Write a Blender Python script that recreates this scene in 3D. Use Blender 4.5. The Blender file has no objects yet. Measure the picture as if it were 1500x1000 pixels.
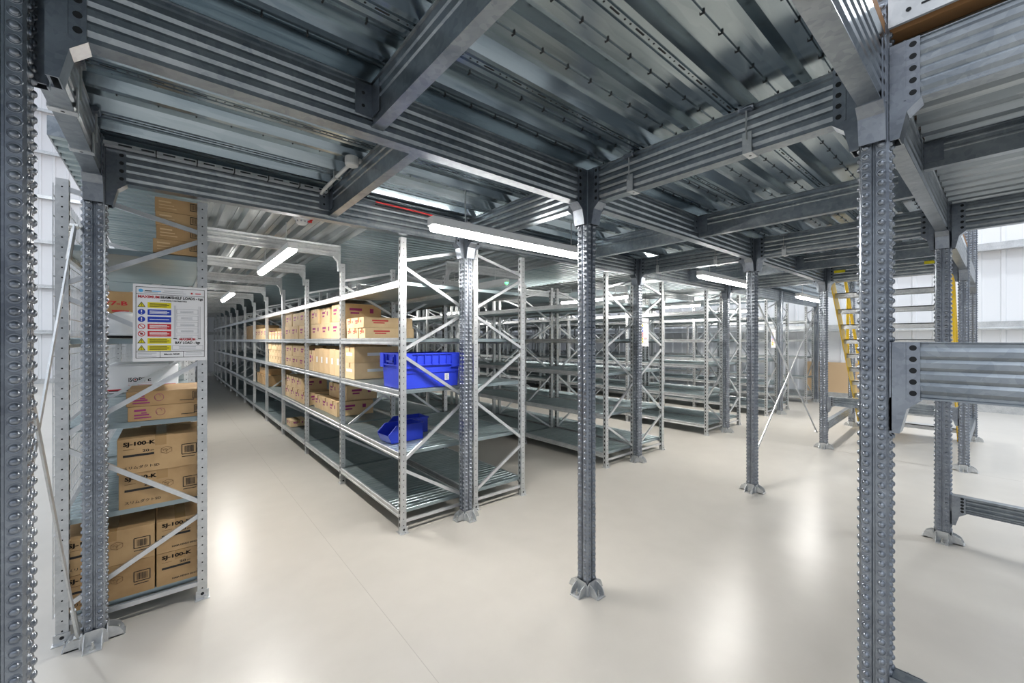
import bpy, math, random
from mathutils import Vector, Matrix
random.seed(7)
sc = bpy.context.scene
COL = sc.collection
V3 = Vector
# ------------------------------------------------------------------ materials
def nd(nt, t, **kw):
    n = nt.nodes.new(t)
    for k, v in kw.items():
        if hasattr(n, k) and not k.startswith('i_'): setattr(n, k, v)
    return n
def base_mat(name):
    m = bpy.data.materials.new(name); m.use_nodes = True
    nt = m.node_tree; b = nt.nodes['Principled BSDF']
    return m, nt, b
def plain(name, col, rough=.5, metal=0., spec=.5):
    m, nt, b = base_mat(name)
    tc = nd(nt, 'ShaderNodeTexCoord'); nz = nd(nt, 'ShaderNodeTexNoise')
    nz.inputs['Scale'].default_value = 25; nt.links.new(tc.outputs['Object'], nz.inputs['Vector'])
    mr = nd(nt, 'ShaderNodeMapRange'); mr.inputs['To Min'].default_value = rough-.05; mr.inputs['To Max'].default_value = rough+.05
    nt.links.new(nz.outputs['Fac'], mr.inputs['Value']); nt.links.new(mr.outputs['Result'], b.inputs['Roughness'])
    b.inputs['Base Color'].default_value = (*col, 1); b.inputs['Metallic'].default_value = metal
    b.inputs['Specular IOR Level'].default_value = spec
    return m
def galv(name, c1, c2, metal=.85, rough=.35, scale=60, stretch=(1, 1, 1), rvar=.12, bump=0.02):
    """zinc coated steel: spangle cells plus streaks"""
    m, nt, b = base_mat(name)
    tc = nd(nt, 'ShaderNodeTexCoord'); mp = nd(nt, 'ShaderNodeMapping'); mp.inputs['Scale'].default_value = stretch
    nt.links.new(tc.outputs['Object'], mp.inputs['Vector'])
    vo = nd(nt, 'ShaderNodeTexVoronoi'); vo.inputs['Scale'].default_value = scale
    nz = nd(nt, 'ShaderNodeTexNoise'); nz.inputs['Scale'].default_value = scale*.12; nz.inputs['Detail'].default_value = 6
    nt.links.new(mp.outputs['Vector'], vo.inputs['Vector']); nt.links.new(mp.outputs['Vector'], nz.inputs['Vector'])
    sp = nd(nt, 'ShaderNodeSeparateColor'); nt.links.new(vo.outputs['Color'], sp.inputs['Color'])
    ad = nd(nt, 'ShaderNodeMath', operation='MULTIPLY_ADD'); ad.inputs[1].default_value = .22
    nt.links.new(sp.outputs['Red'], ad.inputs[0]); nt.links.new(nz.outputs['Fac'], ad.inputs[2])
    rp = nd(nt, 'ShaderNodeValToRGB')
    rp.color_ramp.elements[0].position = .30; rp.color_ramp.elements[0].color = (*c1, 1)
    rp.color_ramp.elements[1].position = .92; rp.color_ramp.elements[1].color = (*c2, 1)
    nt.links.new(ad.outputs[0], rp.inputs['Fac']); nt.links.new(rp.outputs['Color'], b.inputs['Base Color'])
    mr = nd(nt, 'ShaderNodeMapRange'); mr.inputs['From Max'].default_value = 1.3
    mr.inputs['To Min'].default_value = rough-rvar; mr.inputs['To Max'].default_value = rough+rvar
    nt.links.new(ad.outputs[0], mr.inputs['Value']); nt.links.new(mr.outputs['Result'], b.inputs['Roughness'])
    b.inputs['Metallic'].default_value = metal
    if bump:
        bp = nd(nt, 'ShaderNodeBump'); bp.inputs['Strength'].default_value = bump*5; bp.inputs['Distance'].default_value = .002
        nt.links.new(nz.outputs['Fac'], bp.inputs['Height']); nt.links.new(bp.outputs['Normal'], b.inputs['Normal'])
    return m
def card_mat(name, c1, c2):
    m, nt, b = base_mat(name)
    tc = nd(nt, 'ShaderNodeTexCoord'); oi = nd(nt, 'ShaderNodeObjectInfo')
    nz = nd(nt, 'ShaderNodeTexNoise'); nz.inputs['Scale'].default_value = 9; nz.inputs['Detail'].default_value = 8
    nt.links.new(tc.outputs['Object'], nz.inputs['Vector'])
    ad = nd(nt, 'ShaderNodeMath', operation='MULTIPLY_ADD'); ad.inputs[1].default_value = .5
    nt.links.new(oi.outputs['Random'], ad.inputs[0]); nt.links.new(nz.outputs['Fac'], ad.inputs[2])
    rp = nd(nt, 'ShaderNodeValToRGB'); rp.color_ramp.elements[0].position = .3; rp.color_ramp.elements[0].color = (*c1, 1)
    rp.color_ramp.elements[1].position = 1.1; rp.color_ramp.elements[1].color = (*c2, 1)
    nt.links.new(ad.outputs[0], rp.inputs['Fac']); nt.links.new(rp.outputs['Color'], b.inputs['Base Color'])
    wv = nd(nt, 'ShaderNodeTexWave'); wv.inputs['Scale'].default_value = 60; nt.links.new(tc.outputs['Object'], wv.inputs['Vector'])
    bp = nd(nt, 'ShaderNodeBump'); bp.inputs['Strength'].default_value = .05; nt.links.new(wv.outputs['Fac'], bp.inputs['Height'])
    nt.links.new(bp.outputs['Normal'], b.inputs['Normal']); b.inputs['Roughness'].default_value = .7
    return m
def emit(name, col, s):
    m, nt, b = base_mat(name)
    b.inputs['Base Color'].default_value = (.9, .9, .9, 1)
    b.inputs['Emission Color'].default_value = (*col, 1); b.inputs['Emission Strength'].default_value = s
    return m
M = {}
M['col'] = galv('dark_galvanised_post', (.20, .22, .255), (.36, .39, .43), .9, .32, 70, (1, 1, 1), .06)
M['beam'] = galv('galvanised_beam', (.19, .22, .25), (.40, .43, .455), .92, .36, 50, (1, 1, 1), .06)
M['deck'] = galv('galvanised_deck', (.22, .28, .32), (.47, .53, .56), .95, .19, 22, (.2, 2, 2), .07)
M['deckY'] = galv('galvanised_deck_aisle', (.30, .335, .35), (.55, .575, .58), .92, .32, 22, (2, .2, 2), .07)
M['rack'] = galv('galvanised_rack', (.52, .54, .55), (.76, .77, .775), .72, .38, 60)
M['shelf'] = galv('galvanised_shelf', (.27, .345, .37), (.46, .53, .545), .8, .36, 30, (.3, 2, 1), .08)
M['brace'] = galv('bright_brace', (.66, .68, .70), (.84, .85, .86), .75, .36, 50)
M['slot'] = plain('slot_shadow', (.012, .014, .016), .8)
M['bolt'] = plain('bolt_zinc', (.62, .62, .6), .3, .9)
M['brown'] = plain('chipboard', (.30, .15, .055), .75)
M['card'] = card_mat('cardboard', (.35, .205, .085), (.54, .355, .175))
M['cardt'] = card_mat('cardboard_pale', (.55, .37, .19), (.72, .53, .31))
M['tape'] = plain('parcel_tape', (.42, .26, .11), .25)
M['ink'] = plain('black_print', (.018, .016, .015), .6)
M['line'] = plain('brown_line_print', (.16, .085, .035), .6)
M['purple'] = plain('purple_print', (.30, .03, .16), .6)
M['redink'] = plain('red_print', (.55, .02, .03), .5)
M['white'] = plain('white_plastic', (.80, .81, .82), .4)
M['paper'] = plain('white_paper', (.78, .78, .80), .6)
M['blueink'] = plain('blue_print', (.01, .045, .42), .5)
M['cyan'] = plain('light_blue_print', (.08, .42, .78), .5)
M['greyink'] = plain('grey_print', (.32, .33, .37), .6)
M['yelink'] = plain('yellow_print', (.72, .62, .01), .5)
M['blue'] = plain('blue_plastic', (.03, .06, .66), .35)
M['blue2'] = plain('dark_blue_plastic', (.02, .045, .48), .35)
M['yellow'] = plain('yellow_paint', (.74, .47, .012), .4)
M['red'] = plain('red_cable', (.62, .01, .015), .45)
M['black'] = plain('black_rubber', (.012, .012, .013), .6)
M['pvc'] = plain('grey_pvc', (.62, .62, .60), .45)
M['clad'] = plain('white_cladding', (.88, .89, .91), .45)
M['ply'] = plain('plywood', (.76, .53, .31), .6)
M['joint'] = plain('floor_joint', (.42, .395, .355), .5)
M['led'] = emit('led_diffuser', (1.0, .97, .92), 48)
M['green'] = emit('green_led', (.05, 1, .25), 6)
# concrete
m, nt, b = base_mat('polished_concrete'); M['floor'] = m
tc = nd(nt, 'ShaderNodeTexCoord'); n1 = nd(nt, 'ShaderNodeTexNoise'); n2 = nd(nt, 'ShaderNodeTexNoise'); n3 = nd(nt, 'ShaderNodeTexNoise')
for n, s, d in ((n1, .5, 1), (n2, 4.5, 6), (n3, 90, 4)):
    n.inputs['Scale'].default_value = s; n.inputs['Detail'].default_value = d; n.inputs['Roughness'].default_value = .55
    nt.links.new(tc.outputs['Object'], n.inputs['Vector'])
mx = nd(nt, 'ShaderNodeMath', operation='MULTIPLY_ADD'); mx.inputs[1].default_value = .55
nt.links.new(n2.outputs['Fac'], mx.inputs[0]); nt.links.new(n1.outputs['Fac'], mx.inputs[2])
rp = nd(nt, 'ShaderNodeValToRGB'); e = rp.color_ramp.elements
e[0].position = .30; e[0].color = (.465, .44, .398, 1); e[1].position = .98; e[1].color = (.565, .536, .487, 1)
nt.links.new(mx.outputs[0], rp.inputs['Fac']); nt.links.new(rp.outputs['Color'], b.inputs['Base Color'])
mr = nd(nt, 'ShaderNodeMapRange'); mr.inputs['From Min'].default_value = .5; mr.inputs['From Max'].default_value = 1.0
mr.inputs['To Min'].default_value = .29; mr.inputs['To Max'].default_value = .31
nt.links.new(mx.outputs[0], mr.inputs['Value']); nt.links.new(mr.outputs['Result'], b.inputs['Roughness'])
b.inputs['Specular IOR Level'].default_value = .45

# ------------------------------------------------------------------ mesh builder
class MB:
    def __init__(s): s.v = []; s.f = []; s.m = []; s.sm = []
    def add(s, vs, fs, m=0, sm=False):
        o = len(s.v); s.v += [tuple(p) for p in vs]
        for f in fs: s.f.append(tuple(i+o for i in f)); s.m.append(m); s.sm.append(sm)
    def box(s, x0, x1, y0, y1, z0, z1, m=0):
        vs = [(x, y, z) for z in (z0, z1) for y in (y0, y1) for x in (x0, x1)]
        s.add(vs, [(0, 2, 3, 1), (4, 5, 7, 6), (0, 1, 5, 4), (2, 6, 7, 3), (0, 4, 6, 2), (1, 3, 7, 5)], m)
    def obox(s, c, a, b_, d, m=0):
        c = V3(c); a = V3(a); b_ = V3(b_); d = V3(d)
        vs = [c+a*i+b_*j+d*k for k in (-1, 1) for j in (-1, 1) for i in (-1, 1)]
        s.add(vs, [(0, 2, 3, 1), (4, 5, 7, 6), (0, 1, 5, 4), (2, 6, 7, 3), (0, 4, 6, 2), (1, 3, 7, 5)], m)
    def bar(s, p, q, w, h, up=(0, 0, 1), m=0):
        p = V3(p); q = V3(q); d = (q-p); L = d.length; d.normalize()
        u = d.cross(V3(up)); u.normalize(); w_ = u.cross(d)
        s.obox((p+q)/2, d*(L/2), u*(w/2), w_*(h/2), m)
    def tube(s, pts, r, n=8, m=0, cap=True):
        pts = [V3(p) for p in pts]; rings = []
        for i, p in enumerate(pts):
            d = (pts[min(i+1, len(pts)-1)]-pts[max(i-1, 0)]); d.normalize()
            a = V3((0, 0, 1)) if abs(d.z) < .9 else V3((1, 0, 0))
            u = d.cross(a); u.normalize(); w = d.cross(u)
            rings.append([p+u*(r*math.cos(2*math.pi*k/n))+w*(r*math.sin(2*math.pi*k/n)) for k in range(n)])
        vs = [q for rr in rings for q in rr]; fs = []
        for i in range(len(pts)-1):
            for k in range(n):
                fs.append((i*n+k, i*n+(k+1) % n, (i+1)*n+(k+1) % n, (i+1)*n+k))
        if cap: fs += [tuple(range(n))[::-1], tuple(range((len(pts)-1)*n, len(pts)*n))]
        s.add(vs, fs, m)
    def ext(s, prof, o, u, v, d, m=0, closed=True, caps=True):
        o = V3(o); u = V3(u); v = V3(v); d = V3(d); n = len(prof)
        a = [o+u*p[0]+v*p[1] for p in prof]; b_ = [p+d for p in a]
        fs = [(i, (i+1) % n, n+(i+1) % n, n+i) for i in range(n if closed else n-1)]
        if closed and caps: fs += [tuple(range(n))[::-1], tuple(range(n, 2*n))]
        s.add(a+b_, fs, m)
    def lathe(s, c, ax, prof, n=8, m=0, close=True, sm=False):
        """prof: (radius, height along ax)"""
        c = V3(c); ax = V3(ax); ax.normalize()
        a = V3((0, 0, 1)) if abs(ax.z) < .9 else V3((1, 0, 0))
        u = ax.cross(a); u.normalize(); w = ax.cross(u); vs = []; fs = []
        for r, h in prof:
            for k in range(n): vs.append(c+ax*h+u*(r*math.cos(2*math.pi*k/n))+w*(r*math.sin(2*math.pi*k/n)))
        for i in range(len(prof)-1):
            for k in range(n): fs.append((i*n+k, i*n+(k+1) % n, (i+1)*n+(k+1) % n, (i+1)*n+k))
        if close: fs.append(tuple(range((len(prof)-1)*n, len(prof)*n)))
        s.add(vs, fs, m, sm)
    def disc(s, c, ax, r, n=10, m=0, h=.0006): s.lathe(c, ax, [(r, h*.5), (r*.98, h)], n, m)
    def mesh(s, name, mats, smooth=False):
        me = bpy.data.meshes.new(name); me.from_pydata(s.v, [], s.f)
        for mm in mats: me.materials.append(M[mm] if isinstance(mm, str) else mm)
        me.polygons.foreach_set('material_index', s.m)
        me.polygons.foreach_set('use_smooth', [smooth or q for q in s.sm])
        me.update()
        return me
def recalc(me):
    import bmesh
    bm = bmesh.new(); bm.from_mesh(me); bmesh.ops.recalc_face_normals(bm, faces=bm.faces); bm.to_mesh(me); bm.free()
    return me
def ob(name, me, parent=None, loc=(0, 0, 0), rz=0):
    o = bpy.data.objects.new(name, me); COL.objects.link(o)
    o.location = loc; o.rotation_euler = (0, 0, rz)
    if parent: o.parent = parent
    return o
def tag(o, label, cat, group=None, kind='thing'):
    o['label'] = label; o['category'] = cat; o['kind'] = kind
    if group: o['group'] = group
    return o
def thing(name, label, cat, loc=(0, 0, 0), rz=0, group=None):
    return tag(ob(name, None, None, loc, rz), label, cat, group)
def struct(name, me, loc=(0, 0, 0)):
    o = ob(name, me, None, loc); o['kind'] = 'structure'; return o
def copy_tree(o, parent=None):
    c = o.copy(); COL.objects.link(c)
    if parent: c.parent = parent
    for ch in list(o.children): copy_tree(ch, c)
    return c
_txt = {}
def text_geo(s):
    if s in _txt: return _txt[s]
    cu = bpy.data.curves.new('t', 'FONT'); cu.body = s; cu.size = 1; cu.resolution_u = 2; cu.offset = .028 if s.isascii() else .012
    o = bpy.data.objects.new('t', cu); COL.objects.link(o)
    dg = bpy.context.evaluated_depsgraph_get(); dg.update()
    me = o.evaluated_get(dg).to_mesh()
    vs = [tuple(v.co) for v in me.vertices]; fs = [tuple(p.vertices) for p in me.polygons]
    o.evaluated_get(dg).to_mesh_clear(); bpy.data.objects.remove(o); bpy.data.curves.remove(cu)
    if vs:
        x0 = min(v[0] for v in vs); x1 = max(v[0] for v in vs); y0 = min(v[1] for v in vs); y1 = max(v[1] for v in vs)
    else: x0 = y0 = 0; x1 = y1 = 1
    _txt[s] = (vs, fs, x0, x1, y0, y1); return _txt[s]
def put_text(mb, s, o, u, v, w=None, h=None, m=0, center=False):
    """lay lettering on plane o + u*a + v*b, fitted into width w and height h"""
    vs, fs, x0, x1, y0, y1 = text_geo(s)
    sy = h/(y1-y0); sx = sy if w is None else w/(x1-x0)
    o = V3(o); u = V3(u); v = V3(v); off = -(x1-x0)*sx/2 if center else 0
    mb.add([o+u*((p[0]-x0)*sx+off)+v*((p[1]-y0)*sy) for p in vs], fs, m)
X_, Y_, Z_ = V3((1, 0, 0)), V3((0, 1, 0)), V3((0, 0, 1))

# ------------------------------------------------------------------ grid
XS = [-.285, 1.925, 4.465, 7.005, 9.545, 12.085]
R0, R1, R2 = .29, 1.605, 2.912
ZB, ZD = 2.30, 2.50
RY0, BAY = 2.985, 1.45
BACKY, RIGHTX, LEFTX = 21.4, 13.2, -6.0

# ------------------------------------------------------------------ setting
mb = MB(); mb.box(-9, RIGHTX+.1, -8, BACKY+.1, -.12, 0)
for x in (.905, 6.95): mb.box(x-.0016, x+.0016, -8, BACKY, 0, .0004, 1)
for y in (-.95, 7.4): mb.box(-9, RIGHTX, y-.0016, y+.0016, 0, .0004, 1)
struct('floor', mb.mesh('floor', ['floor', 'joint']))
def cladding(L, H, pitch=.33, d=.035):
    """ribbed sheet in local x (length) / z, ribs towards -y"""
    p = []; x = 0
    while x < L:
        p += [(x, 0), (x+pitch*.72, 0), (x+pitch*.78, -d), (x+pitch*.94, -d)]; x += pitch
    p += [(L, 0)]
    b_ = MB(); b_.ext(p, (0, 0, 0), X_, Y_, Z_*H, 0, closed=False)
    b_.box(0, L, .002, .12, 0, H)
    return b_
WH = 10.5
w = cladding(RIGHTX+9, WH).mesh('wall_back', ['clad']); struct('wall_back', w, (-9, BACKY, 0))
w = cladding(BACKY+8, WH).mesh('wall_right', ['clad']); o = struct('wall_right', w, (RIGHTX, BACKY, 0)); o.rotation_euler.z = -math.pi/2
w = cladding(BACKY+8, WH).mesh('wall_left', ['clad']); o = struct('wall_left', w, (LEFTX, -8, 0)); o.rotation_euler.z = math.pi/2
# sheeting rails
mb = MB()
for z in (1.72, 3.36, 5.0, 6.6, 8.2):
    mb.ext([(0, 0), (-.16, 0), (-.16, .03), (-.03, .05), (-.03, .17), (0, .17)], (RIGHTX-.03, -8, z), X_, Z_, Y_*(BACKY+8))
struct('trim_1', mb.mesh('sheeting_rail_right', ['rack']))
mb = MB()
for z in (1.72, 3.3, 4.85, 6.4, 7.95, 9.4):
    mb.ext([(0, 0), (-.12, 0), (-.12, .03), (-.03, .05), (-.03, .13), (0, .13)], (-9, BACKY-.03, z), Y_, Z_, X_*(9+RIGHTX))
struct('trim_2', mb.mesh('sheeting_rail_back', ['rack']))
mb = MB(); mb.box(RIGHTX-.06, RIGHTX-.036, 1.35, 3.42, .0, .93); struct('trim_3', mb.mesh('plywood_dado', ['ply']))
mb = MB(); mb.box(RIGHTX-.13, RIGHTX-.035, -8, BACKY, 0, .16); struct('baseboard_right', mb.mesh('kerb', ['rack']))
mb = MB(); mb.box(-9, RIGHTX, BACKY-.13, BACKY-.035, 0, .16); struct('baseboard_back', mb.mesh('kerb', ['rack']))

# ------------------------------------------------------------------ mezzanine deck
def deck_main(x0, x1, y0, y1, detail=True):
    """profile across y, ribs along x"""
    P = .456; h = .05; prof = [(y0, h)]; b_ = MB(); y = y0
    k = 0
    while y < y1-.01:
        base = [(0, 0), (.02, 0), (.022, .006), (.03, .006), (.032, 0), (.048, 0), (.05, .006), (.058, .006), (.06, 0), (.082, 0), (.105, h), (.166, h), (.168, h-.006), (.174, h-.006), (.176, h),
                (.232, h), (.250, .012), (.276, .012), (.294, h), (.352, h), (.354, h-.006), (.360, h-.006), (.362, h), (.428, h)]
        for a, z in base:
            if y+a <= y1: prof.append((y+a, z))
        if detail:
            x = x0+.05
            while x < x1-.06:
                if y+.06 < y1 and x < 7:
                    b_.box(x, x+.045, y+.037, y+.043, -.0008, .002, 1)
                    b_.lathe((x+.075, y+.040, .001), (0, 0, -1), [(.004, 0), (.0038, .0016)], 6, 1)
                    b_.lathe((x+.105, y+.040, .001), (0, 0, -1), [(.004, 0), (.0038, .0016)], 6, 1)
                for s in (.171, .357):
                    if y+s < y1: b_.box(x+.02, x+.025, y+s-.008, y+s+.008, h-.008, h+.002, 1)
                x += .135
        y += P
    prof.append((y1, h))
    b_.ext([(a, z) for a, z in prof], (x0, 0, ZD), Y_, Z_, X_*(x1-x0), 0, closed=False)
    for i in range(len(b_.v)):
        pass
    # lift details to deck level
    n0 = len(b_.v)-2*len(prof)
    b_.v = [(p[0], p[1], p[2]+ZD) if i < n0 else p for i, p in enumerate(b_.v)]
    b_.box(x0, x1, y0, y1, ZD+.052, ZD+.092, 2)
    return b_
def deck_y(x0, x1, y0, y1, P=.15, h=.045):
    prof = []; x = x0; b_ = MB()
    while x < x1:
        for a, z in ((0, 0), (.05, 0), (.066, h), (.092, h), (.094, h-.005), (.10, h-.005), (.102, h), (.134, h)):
            if x+a*P/.15 <= x1: prof.append((x+a*P/.15, z))
        x += P
    prof.append((x1, 0))
    b_.ext(prof, (0, y0, ZD), X_, Z_, Y_*(y1-y0), 0, closed=False)
    b_.box(x0, x1, y0, y1, ZD+.048, ZD+.092, 1)
    return b_
YE = BACKY-.02
struct('ceiling', deck_main(-1.6, 7.06, R0-.03, R1).mesh('deck', ['deck', 'slot', 'brown']))  # overhang past the left columns added to keep sky light off the brackets
struct('ceiling', deck_main(-.38, 12.3, R1, RY0).mesh('deck', ['deck', 'slot', 'brown']))
struct('ceiling', deck_y(1.90, 4.49, -3.6, R0-.035).mesh('deck', ['deckY', 'brown']))
RS = [1.375+2.555*k for k in range(5)]        # first face of each double row
strips = [(.17, RS[0])]+[(RS[k]+1.30, RS[k+1]) for k in range(3)]+[(RS[3]+1.3, RS[4])]
for a, c in strips: struct('ceiling', deck_y(a, c, RY0, YE).mesh('deck', ['deckY', 'brown']))
def deck_x(x0, x1, y0, y1, P=.10, h=.03):
    prof = []; y = y0; b_ = MB()
    while y < y1:
        for a, z in ((0, 0), (.04, 0), (.05, h), (.09, h)): prof.append((y+a, z))
        y += P
    b_.ext(prof, (x0, 0, ZD), Y_, Z_, X_*(x1-x0), 0, closed=False)
    b_.box(x0, x1, y0, y1, ZD+.034, ZD+.092, 1)
    return b_
for a in [(-.45, .17)]+[(r, r+1.30) for r in RS[:4]]+[(RS[4], RS[4]+.62)]:
    struct('ceiling', deck_x(a[0], a[1], RY0, YE).mesh('deck', ['shelf', 'brown']))

mb = MB(); mb.box(-.386, -.3805, R1, RY0, ZD, ZD+.095); mb.box(-.457, -.4505, RY0, YE, ZD, ZD+.095); mb.box(-.457, -.386, RY0-.006, RY0-.0005, ZD, ZD+.095)
struct('trim_4', mb.mesh('deck_edge_trim', ['beam']))
# ------------------------------------------------------------------ mezzanine posts
_post = {}
def post_mesh(H, lod):
    k = (H, lod)
    if k in _post: return _post[k]
    b_ = MB(); a = .040; c = .007; g = .005; gd = .006
    q = [(-a+c, -a), (-g, -a), (-g*.5, -a+gd), (g*.5, -a+gd), (g, -a), (a-c, -a)]
    prof = []
    for r in range(4):
        cs, sn = [(1, 0), (0, 1), (-1, 0), (0, -1)][r]
        prof += [(x*cs-y*sn, x*sn+y*cs) for x, y in q]
    b_.ext(prof, (0, 0, 0), X_, Y_, Z_*H)
    pit = .0337
    if lod == 2: kp = [(.0150, -.001), (.0143, .0014), (.0132, .0016), (.0112, .0001), (.0100, .0002), (.0094, .0036), (.0074, .0064), (.0042, .0080), (.0015, .0084)]; n = 12
    elif lod == 1: kp = [(.0142, -.001), (.0130, .0016), (.0104, .0002), (.0090, .0040), (.0060, .0070), (.002, .0082)]; n = 8
    else: kp = [(.011, 0), (.006, .0065)]; n = 6
    for r in range(4):
        cs, sn = [(1, 0), (0, 1), (-1, 0), (0, -1)][r]
        for s in (-.0205, .0205):
            for i in range(int(H/pit)):
                z = .02+i*pit+(.0 if s < 0 else 0)
                x, y = s, -a
                b_.lathe((x*cs-y*sn, x*sn+y*cs, z), (sn, -cs, 0), kp, n, 0, True, True)
    _post[k] = recalc(b_.mesh('post', ['col'])); return _post[k]
def base_mesh(skip=()):
    b_ = MB()
    b_.box(-.05, .05, -.05, .05, 0, .006)
    for r in range(4):
        if r in skip: continue
        a = r*math.pi/2; u = V3((math.cos(a), math.sin(a), 0)); v = V3((-math.sin(a), math.cos(a), 0))
        c = u*.045
        # skirt plate against the post, shaped
        b_.ext([(-.052, 0), (.052, 0), (.052, .05), (.03, .075), (-.03, .075), (-.052, .05)], c, v, Z_, u*.004)
        for s in (-1, 1):
            b_.ext([(0, 0), (.060, 0), (.060, .018), (.045, .045), (.02, .060), (0, .065)], c+v*(s*.030), u, Z_, v*(.004*s))
        b_.obox(c+u*.035+Z_*.003, u*.032, v*.034, Z_*.003)
        b_.lathe(c+u*.042, Z_, [(.014, .006), (.014, .009), (.009, .009), (.009, .021), (.005, .021), (.005, .04), (.004, .041)], 6, 1)
    return recalc(b_.mesh('base_plate', ['rack', 'bolt']))
BASE = base_mesh(); BASE3 = base_mesh((1,))
def column(i, j, label, H=ZD, lod=1, y=None, x=None):
    t = thing('mezzanine_column', label, 'column', (XS[i] if x is None else x, [R0, R1, R2][j] if y is None else y, 0), 0, 'mezzanine support columns')
    ob('post', post_mesh(H, lod), t); ob('base_plate', BASE3 if j == 2 else BASE, t)
    return t
column(0, 1, 'nearest dimpled steel column, cut by the left edge of the photo', lod=2, x=-.314)
column(0, 2, 'dimpled steel column in front of the shelf end with cardboard cartons and load sign', lod=2)
column(1, 0, 'large dimpled steel column carrying the thick beam at chest height', 3.3, lod=2)
column(1, 1, 'freestanding dimpled steel column in the open floor right of the blue crate', lod=2)
column(1, 2, 'dimpled steel column against the shelving end beside the blue crate', lod=2)
column(2, 0, 'dimpled steel column with a ribbed beam bolted near its foot', 3.3, lod=2)
column(2, 1, 'freestanding steel column where the long crossed tie rods start', lod=2)
column(2, 2, 'steel column at the end of the second shelving row, carrying a white sign')
column(3, 0, 'steel column at the near corner of the yellow staircase', 3.3)
column(3, 1, 'steel column left of the yellow staircase where the crossed tie rods end')
column(3, 2, 'steel column at the end of the third shelving row', lod=1)
column(4, 2, 'steel column at the end of the fourth shelving row', lod=0)
column(5, 2, 'steel column at the end of the fifth shelving row by the cladding wall', lod=0)
column(0, 0, 'tall steel column at the far foot of the staircase enclosure, left side', 3.3, 1, y=R1+.1, x=9.2)
column(0, 0, 'tall steel column at the far foot of the staircase enclosure, right side', 3.3, 1, y=R0, x=9.2)

# ------------------------------------------------------------------ beams
_web = {}
def web_mesh(L, h, nr=4):
    k = (round(L, 3), h, nr)
    if k in _web: return _web[k]
    right = [(.030, 0), (.030, .005), (.024, .008)]
    for i in range(nr):
        z = h*(i+1)/(nr+1); r = h*.075
        right += [(.024, z-r*1.5), (.032, z-r*.6), (.032, z+r*.6), (.024, z+r*1.5)]
    right += [(.024, h-.006), (.030, h-.003), (.030, h)]
    prof = right+[(-a, z) for a, z in reversed(right)]
    b_ = MB(); b_.ext(prof, (0, 0, 0), Y_, Z_, X_*L)
    _web[k] = recalc(b_.mesh('web', ['beam'])); return _web[k]
_conn = {}
def conn_mesh(h, haunch, nh=5):
    """end plate at local x=0 with body towards +x, holes, tapered haunch hanging below"""
    k = (h, haunch, nh)
    if k in _conn: return _conn[k]
    b_ = MB()
    for s in (-1, 1):
        b_.box(.004, .075, s*.034-.002, s*.034+.002, 0, h)
        for i in range(nh):
            z = h*(i+.5)/nh
            b_.disc((.058, s*.0362, z), (0, s, 0), .0095, 10, 1)
        b_.box(.036, .041, s*.037-.003, s*.037+.003, 0, h)
    b_.box(0, .006, -.036, .036, -haunch*.95, h)
    if haunch:
        for s in (-1, 1):
            b_.ext([(0, 0), (.075, 0), (.075, -.004), (.040, -haunch*.30), (.022, -haunch), (0, -haunch)], (0, s*.034-.002, 0), X_, Z_, Y_*.004)
        b_.ext([(.075, 0), (.078, 0), (.078, -.004), (.043, -haunch*.30), (.025, -haunch), (.022, -haunch), (.040, -haunch*.30), (.075, -.004)], (0, -.036, 0), X_, Z_, Y_*.072)
    _conn[k] = recalc(b_.mesh('connector', ['col', 'slot'])); return _conn[k]
def beam(p, q, label, h=.20, haunch=.12, nr=4, ends=(1, 1), name='mezzanine_beam', group='mezzanine beams', gap=.0405):
    p = V3(p); q = V3(q); d = q-p; L = d.length; a = math.atan2(d.y, d.x)
    t = thing(name, label, 'beam', p, a, group)
    ob('web', web_mesh(L-2*gap-.01, h, nr), t, (gap+.005, 0, 0))
    if ends[0]: ob('end_connector', conn_mesh(h, haunch), t, (gap, 0, 0))
    if ends[1]: ob('end_connector', conn_mesh(h, haunch), t, (L-gap, 0, 0), math.pi)
    return t
def P(i, j, z=ZB): return (XS[i], [R0, R1, R2][j], z)
beam(P(0, 1), P(1, 1), 'long ribbed beam across the top left from the left edge column to the freestanding column')
beam(P(1, 1), P(2, 1), 'ribbed beam from the freestanding column to the column with crossed tie rods')
beam(P(2, 1), P(3, 1), 'ribbed beam above the crossed tie rods')
beam(P(0, 2), P(1, 2), 'ribbed beam above the load sign, crossing to the shelf end with the blue crate')
beam(P(1, 2), P(2, 2), 'ribbed beam between the first and second shelving row ends')
beam(P(2, 2), P(3, 2), 'ribbed beam between the second and third shelving row ends')
beam(P(3, 2), P(4, 2), 'ribbed beam between the third and fourth shelving row ends')
beam(P(4, 2), P(5, 2), 'ribbed beam between the fourth and fifth shelving row ends')
beam((XS[0], R0, ZB), P(1, 0), 'ribbed edge beam overhead at the top of the large right column', ends=(0, 1))
beam(P(1, 0), P(2, 0), 'ribbed edge beam running away from the large right column')
beam(P(2, 0), P(3, 0), 'ribbed edge beam ending at the yellow staircase column')
beam(P(1, 0), P(1, 1), 'ribbed beam with two clamp hangers, between the large and the freestanding column')
beam(P(1, 1), P(1, 2), 'ribbed beam from the freestanding column to the shelf end column behind it')
beam(P(2, 0), P(2, 1), 'ribbed beam from the column with the low rail to the column with tie rods')
beam(P(2, 1), P(2, 2), 'ribbed beam over the white sign at the second shelving row')
beam(P(3, 0), P(3, 1), 'ribbed beam across the head of the yellow staircase')
beam(P(3, 1), P(3, 2), 'ribbed beam from the staircase column to the third shelving row')
beam(P(0, 1), P(0, 2), 'short ribbed beam at far left with two hanging rods')
beam((XS[1], -1.6, ZB), P(1, 0), 'bright ribbed beam at top right leaving the large column', ends=(0, 1))
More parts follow.
